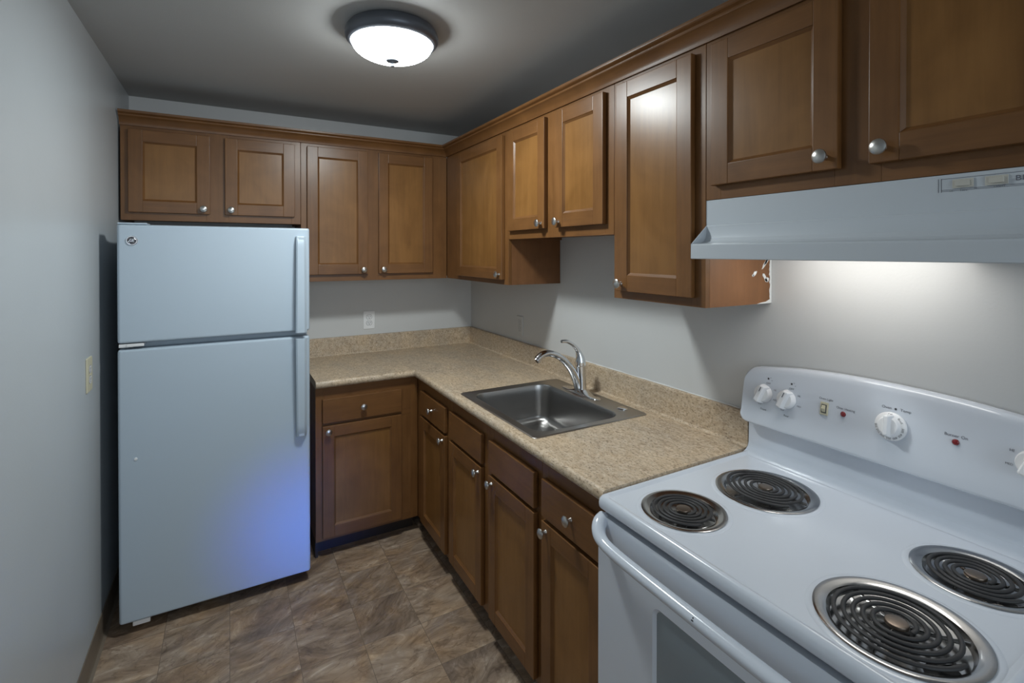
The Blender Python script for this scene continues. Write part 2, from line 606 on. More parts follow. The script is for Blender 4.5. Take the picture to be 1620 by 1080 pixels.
def cabinet(name, label, cat, group, X, u0, u1, v0, v1, dep, stiles, rails, fu0=None, fu1=None, base=False, hollow=False):
    """carcass against the wall plus a face frame of stiles and rails"""
    c = X @ Vector(((u0 + u1) / 2, 0 if base else v0, dep / 2))
    root = thing(name, label, cat, c, group)
    fu0 = u0 if fu0 is None else fu0
    fu1 = u1 if fu1 is None else fu1
    mb = MB()
    if hollow:
        mb.box((u0 + 0.0005, v0, 0.001), (u0 + 0.016, v1, dep - 0.0192), 0.001, 0)
        mb.box((u1 - 0.016, v0, 0.001), (u1 - 0.0005, v1, dep - 0.0192), 0.001, 0)
        mb.box((u0 + 0.0155, v0, 0.001), (u1 - 0.0155, v0 + 0.016, dep - 0.0192), 0.001, 0)
        mb.box((u0 + 0.0155, v0, 0.001), (u1 - 0.0155, v1, 0.008), 0.001, 0)
    else:
        mb.box((u0 + 0.0005, v0 + (0.0 if base else 0.012), 0.001), (u1 - 0.0005, v1, dep - 0.0192), 0.001, 0)
    if not base:   # side panels and the recessed bottom
        mb.box((u0 + 0.0005, v0, 0.001), (u0 + 0.013, v0 + 0.0125, dep - 0.0192), 0, 0)
        mb.box((u1 - 0.013, v0, 0.001), (u1 - 0.0005, v0 + 0.0125, dep - 0.0192), 0, 0)
    mb.build('body', ['wood_side'], root, X)
    mb = MB()
    for a, b_ in stiles:
        mb.box((a + 0.0003, v0, dep - 0.019), (b_ - 0.0003, v1, dep), 0.0012, 0)
    st = sorted(stiles)
    for (a, b_), (c_, d_) in zip(st, st[1:]):
        for r0, r1 in rails:
            mb.box((b_ - 0.0004, r0, dep - 0.019), (c_ + 0.0004, r1, dep - 0.0003), 0.0008, 1)
    mb.build('face_frame', ['wood_stile', 'wood_rail'], root, X)
    return root


UD = 0.315          # upper cabinet depth to the frame face
UB, UT = 1.406, 2.184
DW = UD + 0.0008
grpW = 'wall cabinets'
DZT = 2.162

# --- back wall
c = cabinet('wall_cabinet', 'short two-door wooden wall cabinet hung right above the white refrigerator', 'cabinet', grpW, XB,
            -1.983, -1.1845, 1.726, UT, 0.3125, [(-1.983, -1.935), (-1.632, -1.532), (-1.232, -1.1845)], [(1.726, 1.778), (2.146, UT)])
add_door(c, XB, -1.951, -1.616, 1.764, DZT, 0.3133, (-1.643, 1.789))
add_door(c, XB, -1.549, -1.2165, 1.764, DZT, 0.3133, (-1.521, 1.789))
c = cabinet('wall_cabinet', 'tall two-door wooden wall cabinet on the back wall above the electrical outlet', 'cabinet', grpW, XB,
            -1.1835, -0.3165, UB - 0.001, UT, 0.3125, [(-1.1835, -1.137), (-0.836, -0.738), (-0.432, -0.3165)], [(UB - 0.001, 1.460), (2.146, UT)])
add_door(c, XB, -1.153, -0.819, 1.444, DZT, 0.3133, (-0.846, 1.469))
add_door(c, XB, -0.755, -0.417, 1.444, DZT, 0.3133, (-0.729, 1.469))
# --- right wall
c = cabinet('wall_cabinet', 'tall single-door wooden wall cabinet at the room corner over the countertop corner', 'cabinet', grpW, XR,
            0.001, 1.1275, UB, UT, UD, [(0.3150, 0.535), (1.078, 1.1275)], [(UB, 1.450), (2.146, UT)])
add_door(c, XR, 0.517, 1.090, 1.431, DZT, DW, (1.063, 1.459))
c = cabinet('wall_cabinet', 'short two-door wooden wall cabinet hung above the kitchen sink', 'cabinet', grpW, XR,
            1.1285, 1.9145, 1.635, UT, UD, [(1.1285, 1.178), (1.467, 1.576), (1.866, 1.9145)], [(1.635, 1.690), (2.146, UT)])
add_door(c, XR, 1.149, 1.481, 1.675, DZT, DW, (1.452, 1.699))
add_door(c, XR, 1.561, 1.873, 1.675, DZT, DW, (1.589, 1.699))
c = cabinet('wall_cabinet', 'narrow tall wooden wall cabinet beside the range hood, white paint smeared on its side', 'cabinet', grpW, XR,
            1.9155, 2.3150, UB, UT, UD, [(1.9155, 1.960), (2.264, 2.3150)], [(UB, 1.452), (2.146, UT)])
add_door(c, XR, 1.945, 2.278, 1.434, DZT, DW, (1.973, 1.461))
# white paint smeared on the lower back edge of that cabinet's side
mb = MB()
ys = -2.3151


def smear(pts):
    mb.add([(p[0], ys - 0.0009, p[1]) for p in pts] + [(p[0], ys + 0.0004, p[1]) for p in pts],
           [tuple(range(len(pts)))] + [(k, (k + 1) % len(pts), len(pts) + (k + 1) % len(pts), len(pts) + k) for k in range(len(pts))])


edge = [(-0.001, UB + 0.001)]
rr = random.Random(3)
z = UB + 0.001
pts = [(-0.0015, UB + 0.0005), (-0.075, UB + 0.0005), (-0.055, UB + 0.004), (-0.030, UB + 0.006)]
while z < 1.56:
    z += 0.008
    pts.append((-0.008 - 0.006 * rr.random(), z + 0.004))
pts.append((-0.0015, 1.566))
smear(pts)
for cx, cz, rx, rz, tilt in ((-0.088, 1.503, 0.012, 0.005, 0.7), (-0.036, 1.490, 0.020, 0.005, -0.9), (-0.024, 1.483, 0.010, 0.007, 0.2), (-0.034, 1.534, 0.022, 0.005, 0.8), (-0.026, 1.545, 0.018, 0.005, 0.9), (-0.096, 1.497, 0.005, 0.004, 0)):
    q = []
    for k in range(12):
        a = 2 * PI * k / 12
        f = 0.75 + 0.5 * rr.random()
        x_, z_ = rx * math.cos(a) * f, rz * math.sin(a) * f
        q.append((cx + x_ * math.cos(tilt) - z_ * math.sin(tilt), cz + x_ * math.sin(tilt) + z_ * math.cos(tilt)))
    smear(q)
o = mb.build('paint_smear', 'caulk', c)
o['label'] = 'smeared white wall paint'
c = cabinet('wall_cabinet', 'short two-door wooden wall cabinet mounted directly over the white range hood', 'cabinet', grpW, XR,
            2.3160, 3.0900, 1.722, UT, UD, [(2.3160, 2.366), (2.672, 2.768), (3.040, 3.0900)], [(1.722, 1.775), (2.146, UT)])
add_door(c, XR, 2.346, 2.689, 1.760, DZT, DW, (2.660, 1.790))
add_door(c, XR, 2.751, 3.060, 1.760, DZT, DW, (2.779, 1.790))

# --- crown moulding running along both rows of wall cabinets (one mitred run)
cp = [(0.000, 2.1795), (0.006, 2.1795), (0.0075, 2.186), (0.0085, 2.192), (0.012, 2.200), (0.019, 2.210), (0.028, 2.2165), (0.034, 2.2195), (0.0355, 2.2225), (0.0355, 2.227), (0.039, 2.229), (0.046, 2.2315), (0.0495, 2.2350), (0.0500, 2.2385), (0.050, 2.2440), (0.000, 2.2440)]
fb, fr = -0.3135, -0.3160
mb = MB()
mb.loft([[(-1.985, fb - d, z) for d, z in cp], [(fr - d, fb - d, z) for d, z in cp], [(fr - d, -3.09, z) for d, z in cp]], cap0=True, cap1=True)
tag(mb.build('crown_molding', ['wood_rail'], ang=20), 'long brown wooden crown molding along the top of the wall cabinets, mitred at the corner', 'molding')

# --- base cabinets
BF = 0.612
BZ0, BZ1 = 0.088, 0.879
BW = BF + 0.0008
grpB = 'base cabinets'
DR0, DR1, DD0, DD1 = 0.696, 0.820, 0.108, 0.681


def base_unit(label, X, u0, u1, fu0, fu1, mids, hollow=False):
    st = [(fu0, fu0 + 0.04)] + mids + [(fu1 - 0.04, fu1)]
    root = cabinet('base_cabinet', label, 'cabinet', grpB, X, u0, u1, BZ0, BZ1, BF, st, [(BZ0, 0.125), (0.668, 0.708), (0.806, BZ1)], base=True, hollow=hollow)
    return root


c = base_unit('wooden base cabinet with one drawer and one door beside the refrigerator', XB, -1.153, -0.6135, -1.153, -0.6135, [])
# widen the corner stile and drop the end panel to the floor
mb = MB()
mb.box((-0.722, BZ0, BF - 0.019), (-0.653, BZ1, BF - 0.0004), 0, 0)
mb.build('corner_filler', ['wood_stile'], c, XB)
mb = MB()
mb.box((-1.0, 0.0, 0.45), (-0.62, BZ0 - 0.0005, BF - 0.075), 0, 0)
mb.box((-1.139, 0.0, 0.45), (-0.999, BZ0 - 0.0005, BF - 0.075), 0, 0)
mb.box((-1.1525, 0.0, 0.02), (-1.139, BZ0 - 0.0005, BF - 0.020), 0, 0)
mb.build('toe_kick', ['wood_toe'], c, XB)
add_drawer(c, XB, -1.121, -0.7105, DR0, DR1, BW, (-0.918, 0.759))
add_door(c, XB, -1.121, -0.7105, DD0, DD1, BW, (-1.094, 0.655))


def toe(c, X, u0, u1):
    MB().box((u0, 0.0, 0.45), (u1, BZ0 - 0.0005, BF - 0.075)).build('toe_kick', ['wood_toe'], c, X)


c = base_unit('wooden base cabinet with drawer and door in the inner corner, left of the sink cabinet', XR, 0.001, 1.0845, 0.6125, 1.0845, [])
MB().box((0.652, BZ0, BF - 0.019), (0.722, BZ1, BF - 0.0004)).build('corner_filler', ['wood_stile'], c, XR)
toe(c, XR, 0.60, 1.0845)
add_drawer(c, XR, 0.705, 1.060, DR0, DR1, BW, (0.885, 0.759))
add_door(c, XR, 0.705, 1.060, DD0, DD1, BW, (1.032, 0.655))
c = base_unit('wide wooden sink base cabinet with two doors under two false drawer fronts', XR, 1.0855, 1.8945, 1.0855, 1.8945, [(1.442, 1.545)], True)
toe(c, XR, 1.0855, 1.8945)
add_drawer(c, XR, 1.113, 1.460, DR0, DR1, BW, None, 'false_front')
add_drawer(c, XR, 1.529, 1.871, DR0, DR1, BW, None, 'false_front')
add_door(c, XR, 1.113, 1.460, DD0, DD1, BW, (1.433, 0.655))
add_door(c, XR, 1.529, 1.871, DD0, DD1, BW, (1.557, 0.655))
c = base_unit('wooden base cabinet with drawer and door squeezed against the electric range', XR, 1.8955, 2.2440, 1.8955, 2.2440, [])
toe(c, XR, 1.8955, 2.2440)
add_drawer(c, XR, 1.918, 2.226, DR0, DR1, BW, (2.084, 0.759))
add_door(c, XR, 1.918, 2.226, DD0, DD1, BW, (1.946, 0.655))

# ---------------------------------------------------------------- countertop
CT = 0.918
CU = 0.8795
XE, YE = -1.155, -2.2455
FE = -0.627
RO = 0.0192
root = thing('countertop', 'beige speckled L-shaped laminate countertop wrapping the corner around the sink', 'countertop', (-0.3, -0.5, CU))
SX0, SX1, SY0, SY1 = -0.609, -0.069, -1.838, -1.191      # sink outline
hole = [(-0.592, -1.821), (-0.086, -1.821), (-0.086, -1.208), (-0.592, -1.208)]
outer = [(XE, -0.001), (XE, FE), (FE, FE), (FE, YE), (-0.001, YE), (-0.001, -0.001)]
mb = MB()
mb.holed(outer, [hole], CT)
mb.holed(outer, [hole], CU)
for lp in (hole,):
    mb.loft([[(*p, CT) for p in lp], [(*p, CU) for p in lp]])
for a, b_ in (((XE, -0.001), (XE, FE)), ((FE, YE), (-0.001, YE))):
    mb.add([(*a, CT), (*b_, CT), (*b_, CU), (*a, CU)], [(0, 1, 2, 3)])
nose = []
zc = (CT + CU) / 2
for k in range(13):
    a = PI / 2 - PI * k / 12
    nose.append((RO * max(math.cos(a), 0) ** 0.85, zc + (CT - CU) / 2 * math.sin(a)))
mb.loft([[(XE, FE - d, z) for d, z in nose], [(FE - d, FE - d, z) for d, z in nose], [(FE - d, YE, z) for d, z in nose]], closed=False)
mb.add([(XE, FE - d, z) for d, z in nose], [tuple(range(len(nose)))])
mb.add([(FE - d, YE, z) for d, z in nose], [tuple(range(len(nose)))])
bmt = mb.build('worktop', ['laminate'], root)
bpy.context.view_layer.update()
bt = 0.020
ZS = 1.033
sp = [(0.001, CT + 0.0004), (bt + 0.012, CT + 0.0004), (bt + 0.006, CT + 0.002), (bt + 0.0015, CT + 0.006), (bt, CT + 0.012), (bt, ZS - 0.007), (bt - 0.002, ZS - 0.002), (bt - 0.006, ZS), (0.001, ZS)]
mb = MB()
mb.loft([[(XE, -d, z) for d, z in sp], [(-d, -d, z) for d, z in sp], [(-d, YE, z) for d, z in sp]], cap0=True, cap1=True)
mb.build('backsplash', ['laminate'], root)
# uneven bead of caulk where the splash meets the wall
mb = MB()
rr = random.Random(5)
y = -1.30
pts = []
while y > YE:
    pts.append((-0.0028 - 0.0012 * rr.random(), y, ZS + 0.0010 + 0.0008 * rr.random()))
    y -= 0.035
mb.tube(pts, [0.0016 + 0.0014 * rr.random() for _ in pts], 8)
mb.build('caulk_bead', ['caulk'], root)

# ---------------------------------------------------------------- sink
root = thing('kitchen_sink', 'square stainless steel drop-in sink set into the beige countertop', 'sink', (-0.34, -1.5145, CT))
mb = MB()
bx0, bx1, by0, by1 = -0.566, -0.172, -1.797, -1.236


def rr3(x0, x1, y0, y1, r, z):
    return [(p[0], p[1], z) for p in rrect(x0, x1, y0, y1, r)]


loops = [rr3(SX0, SX1, SY0, SY1, 0.018, CT + 0.0006), rr3(SX0, SX1, SY0, SY1, 0.018, CT + 0.0022), rr3(SX0 + 0.003, SX1 - 0.003, SY0 + 0.003, SY1 - 0.003, 0.017, CT + 0.0048),
         rr3(SX0 + 0.008, SX1 - 0.008, SY0 + 0.008, SY1 - 0.008, 0.016, CT + 0.0046), rr3(SX0 + 0.012, SX1 - 0.012, SY0 + 0.012, SY1 - 0.012, 0.016, CT + 0.0032),
         rr3(bx0 - 0.008, bx1 + 0.008, by0 - 0.008, by1 + 0.008, 0.068, CT + 0.0032), rr3(bx0 - 0.003, bx1 + 0.003, by0 - 0.003, by1 + 0.003, 0.064, CT + 0.0018),
         rr3(bx0, bx1, by0, by1, 0.060, CT - 0.003), rr3(bx0 + 0.003, bx1 - 0.003, by0 + 0.003, by1 - 0.003, 0.058, CT - 0.030)]
for k in range(9):
    a = PI / 2 * k / 8
    ins = 0.013 + 0.034 * (1 - math.cos(a))
    loops.append(rr3(bx0 + ins, bx1 - ins, by0 + ins, by1 - ins, max(0.058 - 0.5 * (ins - 0.003), 0.03), CT - 0.140 - 0.034 * math.sin(a)))
ccx, ccy = (bx0 + bx1) / 2, (by0 + by1) / 2
n = len(loops[0])
base_l = loops[-1]
zb = CT - 0.176
loops.append([(ccx + (p[0] - ccx) * 0.55, ccy + (p[1] - ccy) * 0.55, zb) for p in base_l])
loops.append([(ccx + 0.044 * math.cos(math.atan2(p[1] - ccy, p[0] - ccx)), ccy + 0.044 * math.sin(math.atan2(p[1] - ccy, p[0] - ccx)), zb - 0.002) for p in base_l])
mb.loft(loops)
o = mb.build('basin', ['stainless'], root, ang=40, recalc=False)
for p in o.data.polygons:
    p.flip()
mb = MB()
mb.lathe([(0.046, 0.001), (0.043, 0.0025), (0.036, 0.0015), (0.032, -0.004), (0.028, -0.012), (0.012, -0.014), (0.0, -0.010)], T(ccx, ccy, zb), 32)
mb.build('drain', ['chrome'], root)
mb = MB()
mb.lathe([(0.0, 0.006), (0.012, 0.0055), (0.019, 0.004), (0.022, 0.0015), (0.022, 0.0)], T(-0.112, -1.735, CT + 0.0034), 28)
mb.build('hole_cover', ['chrome'], root)

# ---------------------------------------------------------------- faucet
FX, FY = -0.118, -1.458
ZD = CT + 0.0036
root = thing('faucet', 'chrome single-lever kitchen faucet standing on the back ledge of the sink', 'faucet', (FX, FY, ZD))
mb = MB()
N = 25
loops = []
for i in range(N):
    t = -1 + 2 * i / (N - 1)
    y = FY + 0.140 * t
    wd = 0.029 * max(1 - abs(t) ** 3.2, 0.0) ** 0.5 + 0.0015
    ht = 0.006 + 0.020 * math.exp(-(t / 0.30) ** 2)
    e = max(1 - abs(t) ** 6, 0.05)
    loops.append([(FX + wd * math.cos(a), y, ZD + ht * e * max(math.sin(a), 0) ** 0.7) for a in [PI * k / 12 for k in range(13)]])
mb.loft(loops, cap0=True, cap1=True)
mb.build('base_plate', ['chrome'], root, ang=50)
mb = MB()
mb.lathe([(0.0275, 0.0), (0.0265, 0.010), (0.0252, 0.030), (0.0246, 0.060), (0.0246, 0.1080), (0.0236, 0.1092), (0.0236, 0.1112), (0.0, 0.1112)], T(FX, FY, ZD + 0.018), 32)
mb.build('body', ['chrome'], root)
sp_ = spline([(FX - 0.010, FY, ZD + 0.018), (FX - 0.026, FY, ZD + 0.065), (FX - 0.058, FY, ZD + 0.120), (FX - 0.110, FY, ZD + 0.172), (FX - 0.165, FY, ZD + 0.198), (FX - 0.208, FY, ZD + 0.197), (FX - 0.238, FY, ZD + 0.176)], 7)
nr = len(sp_)
rad = []
for i in range(nr):
    t = i / (nr - 1)
    rad.append(0.0205 - 0.0060 * min(t / 0.5, 1) + 0.0025 * max((t - 0.72) / 0.28, 0))
mb = MB()
mb.tube(sp_, rad, 18, up0=(0, 1, 0))
e1 = sp_[-1]
d_ = (sp_[-1] - sp_[-2]).normalized()
mb.tube([e1 - d_ * 0.003, e1 + d_ * 0.006], 0.0145, 18, up0=(0, 1, 0))
mb.build('spout', ['chrome'], root)
hb = Vector((FX, FY, ZD + 0.130))
hs = spline([hb, hb + Vector((-0.001, 0, 0.016)), hb + Vector((-0.004, 0, 0.038)), hb + Vector((-0.016, 0, 0.066)), hb + Vector((-0.040, 0, 0.093)), hb + Vector((-0.076, 0, 0.113)), hb + Vector((-0.108, 0, 0.116))], 6)
hr = []
key = [(0, 0.0244), (0.16, 0.0240), (0.32, 0.0190), (0.47, 0.0125), (0.62, 0.0092), (0.9, 0.0076), (1.0, 0.0068)]
for i in range(len(hs)):
    t = i / (len(hs) - 1)
    for (a, ra), (b_, rb) in zip(key, key[1:]):
        if a <= t <= b_ + 1e-9:
            hr.append(ra + (rb - ra) * (t - a) / (b_ - a))
            break
mb = MB()
mb.tube(hs, hr, 18, up0=(0, 1, 0))
mb.build('handle', ['chrome'], root)

# ---------------------------------------------------------------- refrigerator
FXL, FXR, FYF = -1.927, -1.1985, -0.7705
root = thing('refrigerator', 'white top-freezer refrigerator standing between the left wall and the countertop', 'refrigerator', ((FXL + FXR) / 2, -0.4, 0))
mb = MB()
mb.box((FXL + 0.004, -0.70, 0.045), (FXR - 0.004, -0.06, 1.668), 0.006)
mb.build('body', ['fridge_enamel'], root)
mb = MB()
mb.box((FXL + 0.012, -0.7065, 0.07), (FXR - 0.012, -0.6995, 1.166), 0)
mb.box((FXL + 0.012, -0.7065, 1.200), (FXR - 0.012, -0.6995, 1.665), 0)
mb.build('gasket', ['gasket'], root)
mb = MB()
mb.box((FXL + 0.03, -0.7000, 0.012), (FXR - 0.02, -0.665, 0.0445), 0.003)
mb.build('kick_plate', ['dark_grey'], root)
for x in (FXL + 0.05, FXR - 0.05):
    MB().box((x - 0.02, -0.66, 0.0), (x + 0.02, -0.62, 0.0445), 0.003).build('foot', ['dark_grey'], root)
    MB().box((x - 0.02, -0.14, 0.0), (x + 0.02, -0.10, 0.0445), 0.003).build('foot', ['dark_grey'], root)


def fridge_door(name, z0, z1):
    # slightly bowed front, rounded edges
    mb = MB()
    W2 = (FXR - FXL) / 2
    cx = (FXL + FXR) / 2
    xs = rrect(-W2, W2, FYF, -0.7070, 0.012, 5)
    loops = []
    for z, ins in ((z0, 0.010), (z0 + 0.003, 0.004), (z0 + 0.010, 0.0), (z1 - 0.010, 0.0), (z1 - 0.003, 0.004), (z1, 0.010)):
        lp = []
        for x, y in xs:
            yy = y + (ins if y < -0.745 else 0)
            xx = x * (1 - ins * 0.4 / W2)
            lp.append((cx + xx, yy, z))
        loops.append(lp)
    mb.loft(loops, cap0=True, cap1=True)
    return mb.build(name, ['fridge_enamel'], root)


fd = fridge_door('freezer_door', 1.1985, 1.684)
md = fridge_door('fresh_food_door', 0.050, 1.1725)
md['label'] = 'tall lower refrigerator door'


def fridge_handle(door, z0, z1, flip):
    mb = MB()
    x0, x1 = -1.264, -1.215
    yb = FYF + 0.0005
    N = 16
    loops = []
    for i in range(N + 1):
        t = i / N
        z = z0 + (z1 - z0) * t
        s = t if flip else 1 - t           # s = 0 at the end next to the other door
        pr = 0.040 - 0.010 * s ** 2
        wl = x0 + 0.004 * s
        pr2 = pr
        if s > 0.965:
            pr2 = pr * 0.62
        y1_ = yb - pr2
        y0_ = yb - pr2 + 0.018
        loops.append([(wl, y0_, z), (wl, y1_ + 0.006, z), (wl + 0.006, y1_, z), (x1 - 0.012, y1_, z), (x1, y1_ + 0.012, z), (x1, y0_, z)])
    mb.loft(loops, cap0=True, cap1=True)
    for z_a, z_b in ((z0 + 0.002, z0 + 0.05), (z1 - 0.05, z1 - 0.002)):
        mb.box((x0 + 0.012, yb - 0.026, z_a), (x1 - 0.010, yb, z_b), 0.004)
    mb.build('handle', ['fridge_enamel'], door, ang=25)


fridge_handle(fd, 1.196, 1.645, True)
fridge_handle(md, 0.706, 1.1680, False)
mb = MB()
X = XB @ T(-1.877, 1.6185, 0.7706)
mb.lathe([(0.0195, 0.0), (0.0195, 0.0025), (0.0180, 0.0040), (0.0160, 0.0040), (0.0155, 0.0030)], X, 36, 0)
mb.lathe([(0.0156, 0.0031), (0.0, 0.0031)], X, 36, 1)
bd = mb.build('badge', ['chrome', 'ink'], fd)
bd['label'] = 'round dark badge with silver monogram'
mb = MB()
mb.text('GE', 0.0165, XB @ T(-1.877, 1.6187, 0.7740), depth=0.0003, sx=0.80)
for k in range(4):
    a0 = PI / 4 + k * PI / 2
    P = [(-1.877 + (0.0128 + 0.0012 * math.sin(3 * q)) * math.cos(a0 + q * 0.55), -0.7740, 1.6185 + (0.0128 + 0.0012 * math.sin(3 * q)) * math.sin(a0 + q * 0.55)) for q in [-1 + 0.25 * j for j in range(9)]]
    mb.tube(P, 0.0006, 6)
mb.build('monogram', ['chrome'], bd)
mb = MB()
mb.box((FXL + 0.001, -0.765, 1.6845), (FXL + 0.10, -0.66, 1.692), 0.003)
mb.box((FXL + 0.02, -0.70, 1.6685), (FXL + 0.10, -0.62, 1.6845), 0.003)
mb.build('top_hinge', ['fridge_enamel'], root)
mb = MB()
mb.box((FXL + 0.004, -0.764, 1.1815), (FXL + 0.052, -0.700, 1.1955), 0.002)
mb.box((FXL + 0.030, -0.768, 1.1835), (FXL + 0.088, -0.700, 1.1955), 0.002)
mb.build('middle_hinge', ['plastic_white'], root)
mb = MB()
mb.box((FXL + 0.044, -0.762, 0.030), (FXL + 0.104, -0.690, 0.0485), 0.003)
mb.build('bottom_hinge', ['plastic_white'], root)
mb = MB()
mb.lathe([(0.006, 0.0), (0.0055, 0.002), (0.0, 0.003)], XB @ T(-1.868, 0.722, 0.7705), 16)
o = mb.build('door_button', ['plastic_outlet'], md)

# ---------------------------------------------------------------- electric range
RY0, RY1 = -2.2505, -3.0400
RC = (RY0 + RY1) / 2
RF = -0.6690
RZ = 0.917
root = thing('electric_range', 'white freestanding electric coil range right of the countertop', 'range', (-0.35, RC, 0))
mb = MB()
mb.box((-0.630, RY0 - 0.003, 0.02), (-0.02, RY1 + 0.003, 0.8835), 0.004)
for x in (-0.58, -0.08):
    for y in (RY0 - 0.05, RY1 + 0.05):
        mb.box((x - 0.02, y - 0.02, 0.0), (x + 0.02, y + 0.02, 0.025), 0)
mb.build('body', ['range_enamel'], root)

BURN = [(-0.524, -2.420, 0.104, 0), (-0.243, -2.458, 0.128, 1), (-0.505, -2.880, 0.128, 1), (-0.215, -2.895, 0.106, 0)]
mb = MB()
XK = -0.012


def rl(ins, z, r):
    return [(p[0], p[1], z) for p in rrect(RF + ins, XK - min(ins, 0.0), RY1 + ins, RY0 - ins, r, 6)]


lps = [rl(0.012, 0.8845, 0.012), rl(0.003, 0.8850, 0.014), rl(0.0005, 0.889, 0.016), rl(0.0, 0.898, 0.016), rl(0.0015, 0.908, 0.016), rl(0.0065, 0.9150, 0.016), rl(0.013, RZ, 0.018), rl(0.017, RZ - 0.0010, 0.020), rl(0.022, RZ - 0.0048, 0.022), rl(0.027, RZ - 0.0060, 0.024)]
mb.loft(lps)
ZT_ = RZ - 0.0060
mb.holed([(p[0], p[1]) for p in lps[-1]], [circ(bx, by, R - 0.006) for bx, by, R, _ in BURN], ZT_)
mb.holed([(p[0], p[1]) for p in lps[0]], [circ(bx, by, R - 0.006) for bx, by, R, _ in BURN], 0.8845)
for bx, by, R, _ in BURN:
    q = circ(bx, by, R - 0.006)
    mb.loft([[(*p, ZT_) for p in q], [(*p, 0.8845) for p in q]])
    # shallow raised ring pressed in the enamel around each pan
    mb.lathe([(R + 0.0125, 0.0001), (R + 0.009, 0.0012), (R + 0.005, 0.0016), (R - 0.002, 0.0016)], T(bx, by, ZT_), 56)
ck = mb.build('cooktop', ['range_enamel'], root, ang=40)

LB = ['small front burner', 'large rear burner', 'large front burner', 'small rear burner']
for i, (bx, by, R, big) in enumerate(BURN):
    mb = MB()
    prof = [(R, 0.0018), (R + 0.0005, 0.0035), (R - 0.003, 0.0052), (R - 0.010, 0.0050), (R - 0.0185, 0.0020), (R - 0.0215, 0.0005), (R - 0.024, -0.004), (R - 0.028, -0.012), (R * 0.62, -0.0165), (R * 0.42, -0.0180), (R * 0.24, -0.0185)]
    mb.lathe(prof, T(bx, by, ZT_), 64, 0)
    mb.lathe([(R * 0.245, -0.0186), (0.0, -0.0188)], T(bx, by, ZT_), 32, 1)
    # opening for the terminals
    an = [-2.2, -2.35, -2.0, -2.2][i]
    mb.lathe([(0.021, 0.0), (0.0, 0.0012)], T(bx + (R - 0.042) * math.cos(an), by + (R - 0.042) * math.sin(an), ZT_ - 0.0125) @ Matrix.Rotation(an, 4, 'Z') @ Matrix.Diagonal((1.0, 1.35, 1, 1)), 24, 1)
    pan = mb.build('drip_pan', ['pan_chrome', 'black'], ck, ang=28, recalc=False)
    turns = 5.0 if big else 4.0
    rin = 0.026
    rout = R - 0.0275
    tr = 0.0042
    n_ = int(turns * 40)
    a0 = an + 0.3
    tl = [(0, 0), (0.065, -0.5), (0, 0), (0, 0)][i]
    pts, rads = [], []
    for k in range(n_ + 1):
        t = k / n_
        a = a0 - (1 - t) * turns * 2 * PI
        r_ = rin + (rout - rin) * t
        x_, y_ = r_ * math.cos(a), r_ * math.sin(a)
        zz = 0.0052 + tl[0] * (x_ * math.cos(2.3) + y_ * math.sin(2.3)) + (0.006 if tl[0] else 0)
        pts.append((bx + x_, by + y_, ZT_ + zz))
    # outer end dives toward the terminal opening
    ex, ey = bx + (R - 0.045) * math.cos(an - 0.05), by + (R - 0.045) * math.sin(an - 0.05)
    lx, ly, lz = pts[-1]
    pts += [(lx + (ex - lx) * 0.45, ly + (ey - ly) * 0.35, lz - 0.004), (ex, ey, ZT_ - 0.006), (ex + 0.2 * (bx - ex) * -0.2, ey, ZT_ - 0.0118)]
    ix, iy, iz = pts[0]
    pts = [(bx + 0.024 * math.cos(an + .2), by + 0.024 * math.sin(an + .2), ZT_ - 0.012)] + pts
    mb = MB()
    mb.tube(pts, tr, 10, sq=(1.0, 0.78))
    mb.build('coil_element', ['coil'], pan, ang=50)
    mb = MB()
    zo = ZT_ + 0.0055 + (0.006 if tl[0] else 0)
    mb.lathe([(0.0, 0.003), (0.014, 0.0028), (0.0175, 0.0015), (0.0185, -0.001), (0.0185, -0.004), (0.0, -0.004)], T(bx, by, zo), 28)
    mb.build('center_cap', ['medallion'], pan)
    for k in range(3):
        mb = MB()
        a = an + PI / 3 + k * 2 * PI / 3
        p0 = Vector((bx + 0.019 * math.cos(a), by + 0.019 * math.sin(a), ZT_ - 0.0015))
        p1 = Vector((bx + (R - 0.027) * math.cos(a), by + (R - 0.027) * math.sin(a), ZT_ - 0.0015))
        mb.tube([p0, p1], 0.0042, 6, sq=(0.35, 1.0))
        mb.build('support_bracket', ['pan_chrome'], pan)
    for p in (pan,):
        p['label'] = 'chrome drip pan of the ' + LB[i]

# backguard: lower riser, then the overhanging control panel with a bowed top
mb = MB()


def ztop(y):
    t = (y - RC) / (abs(RY1 - RY0) / 2)
    return 1.2255 - 0.036 * abs(t) ** 2.2


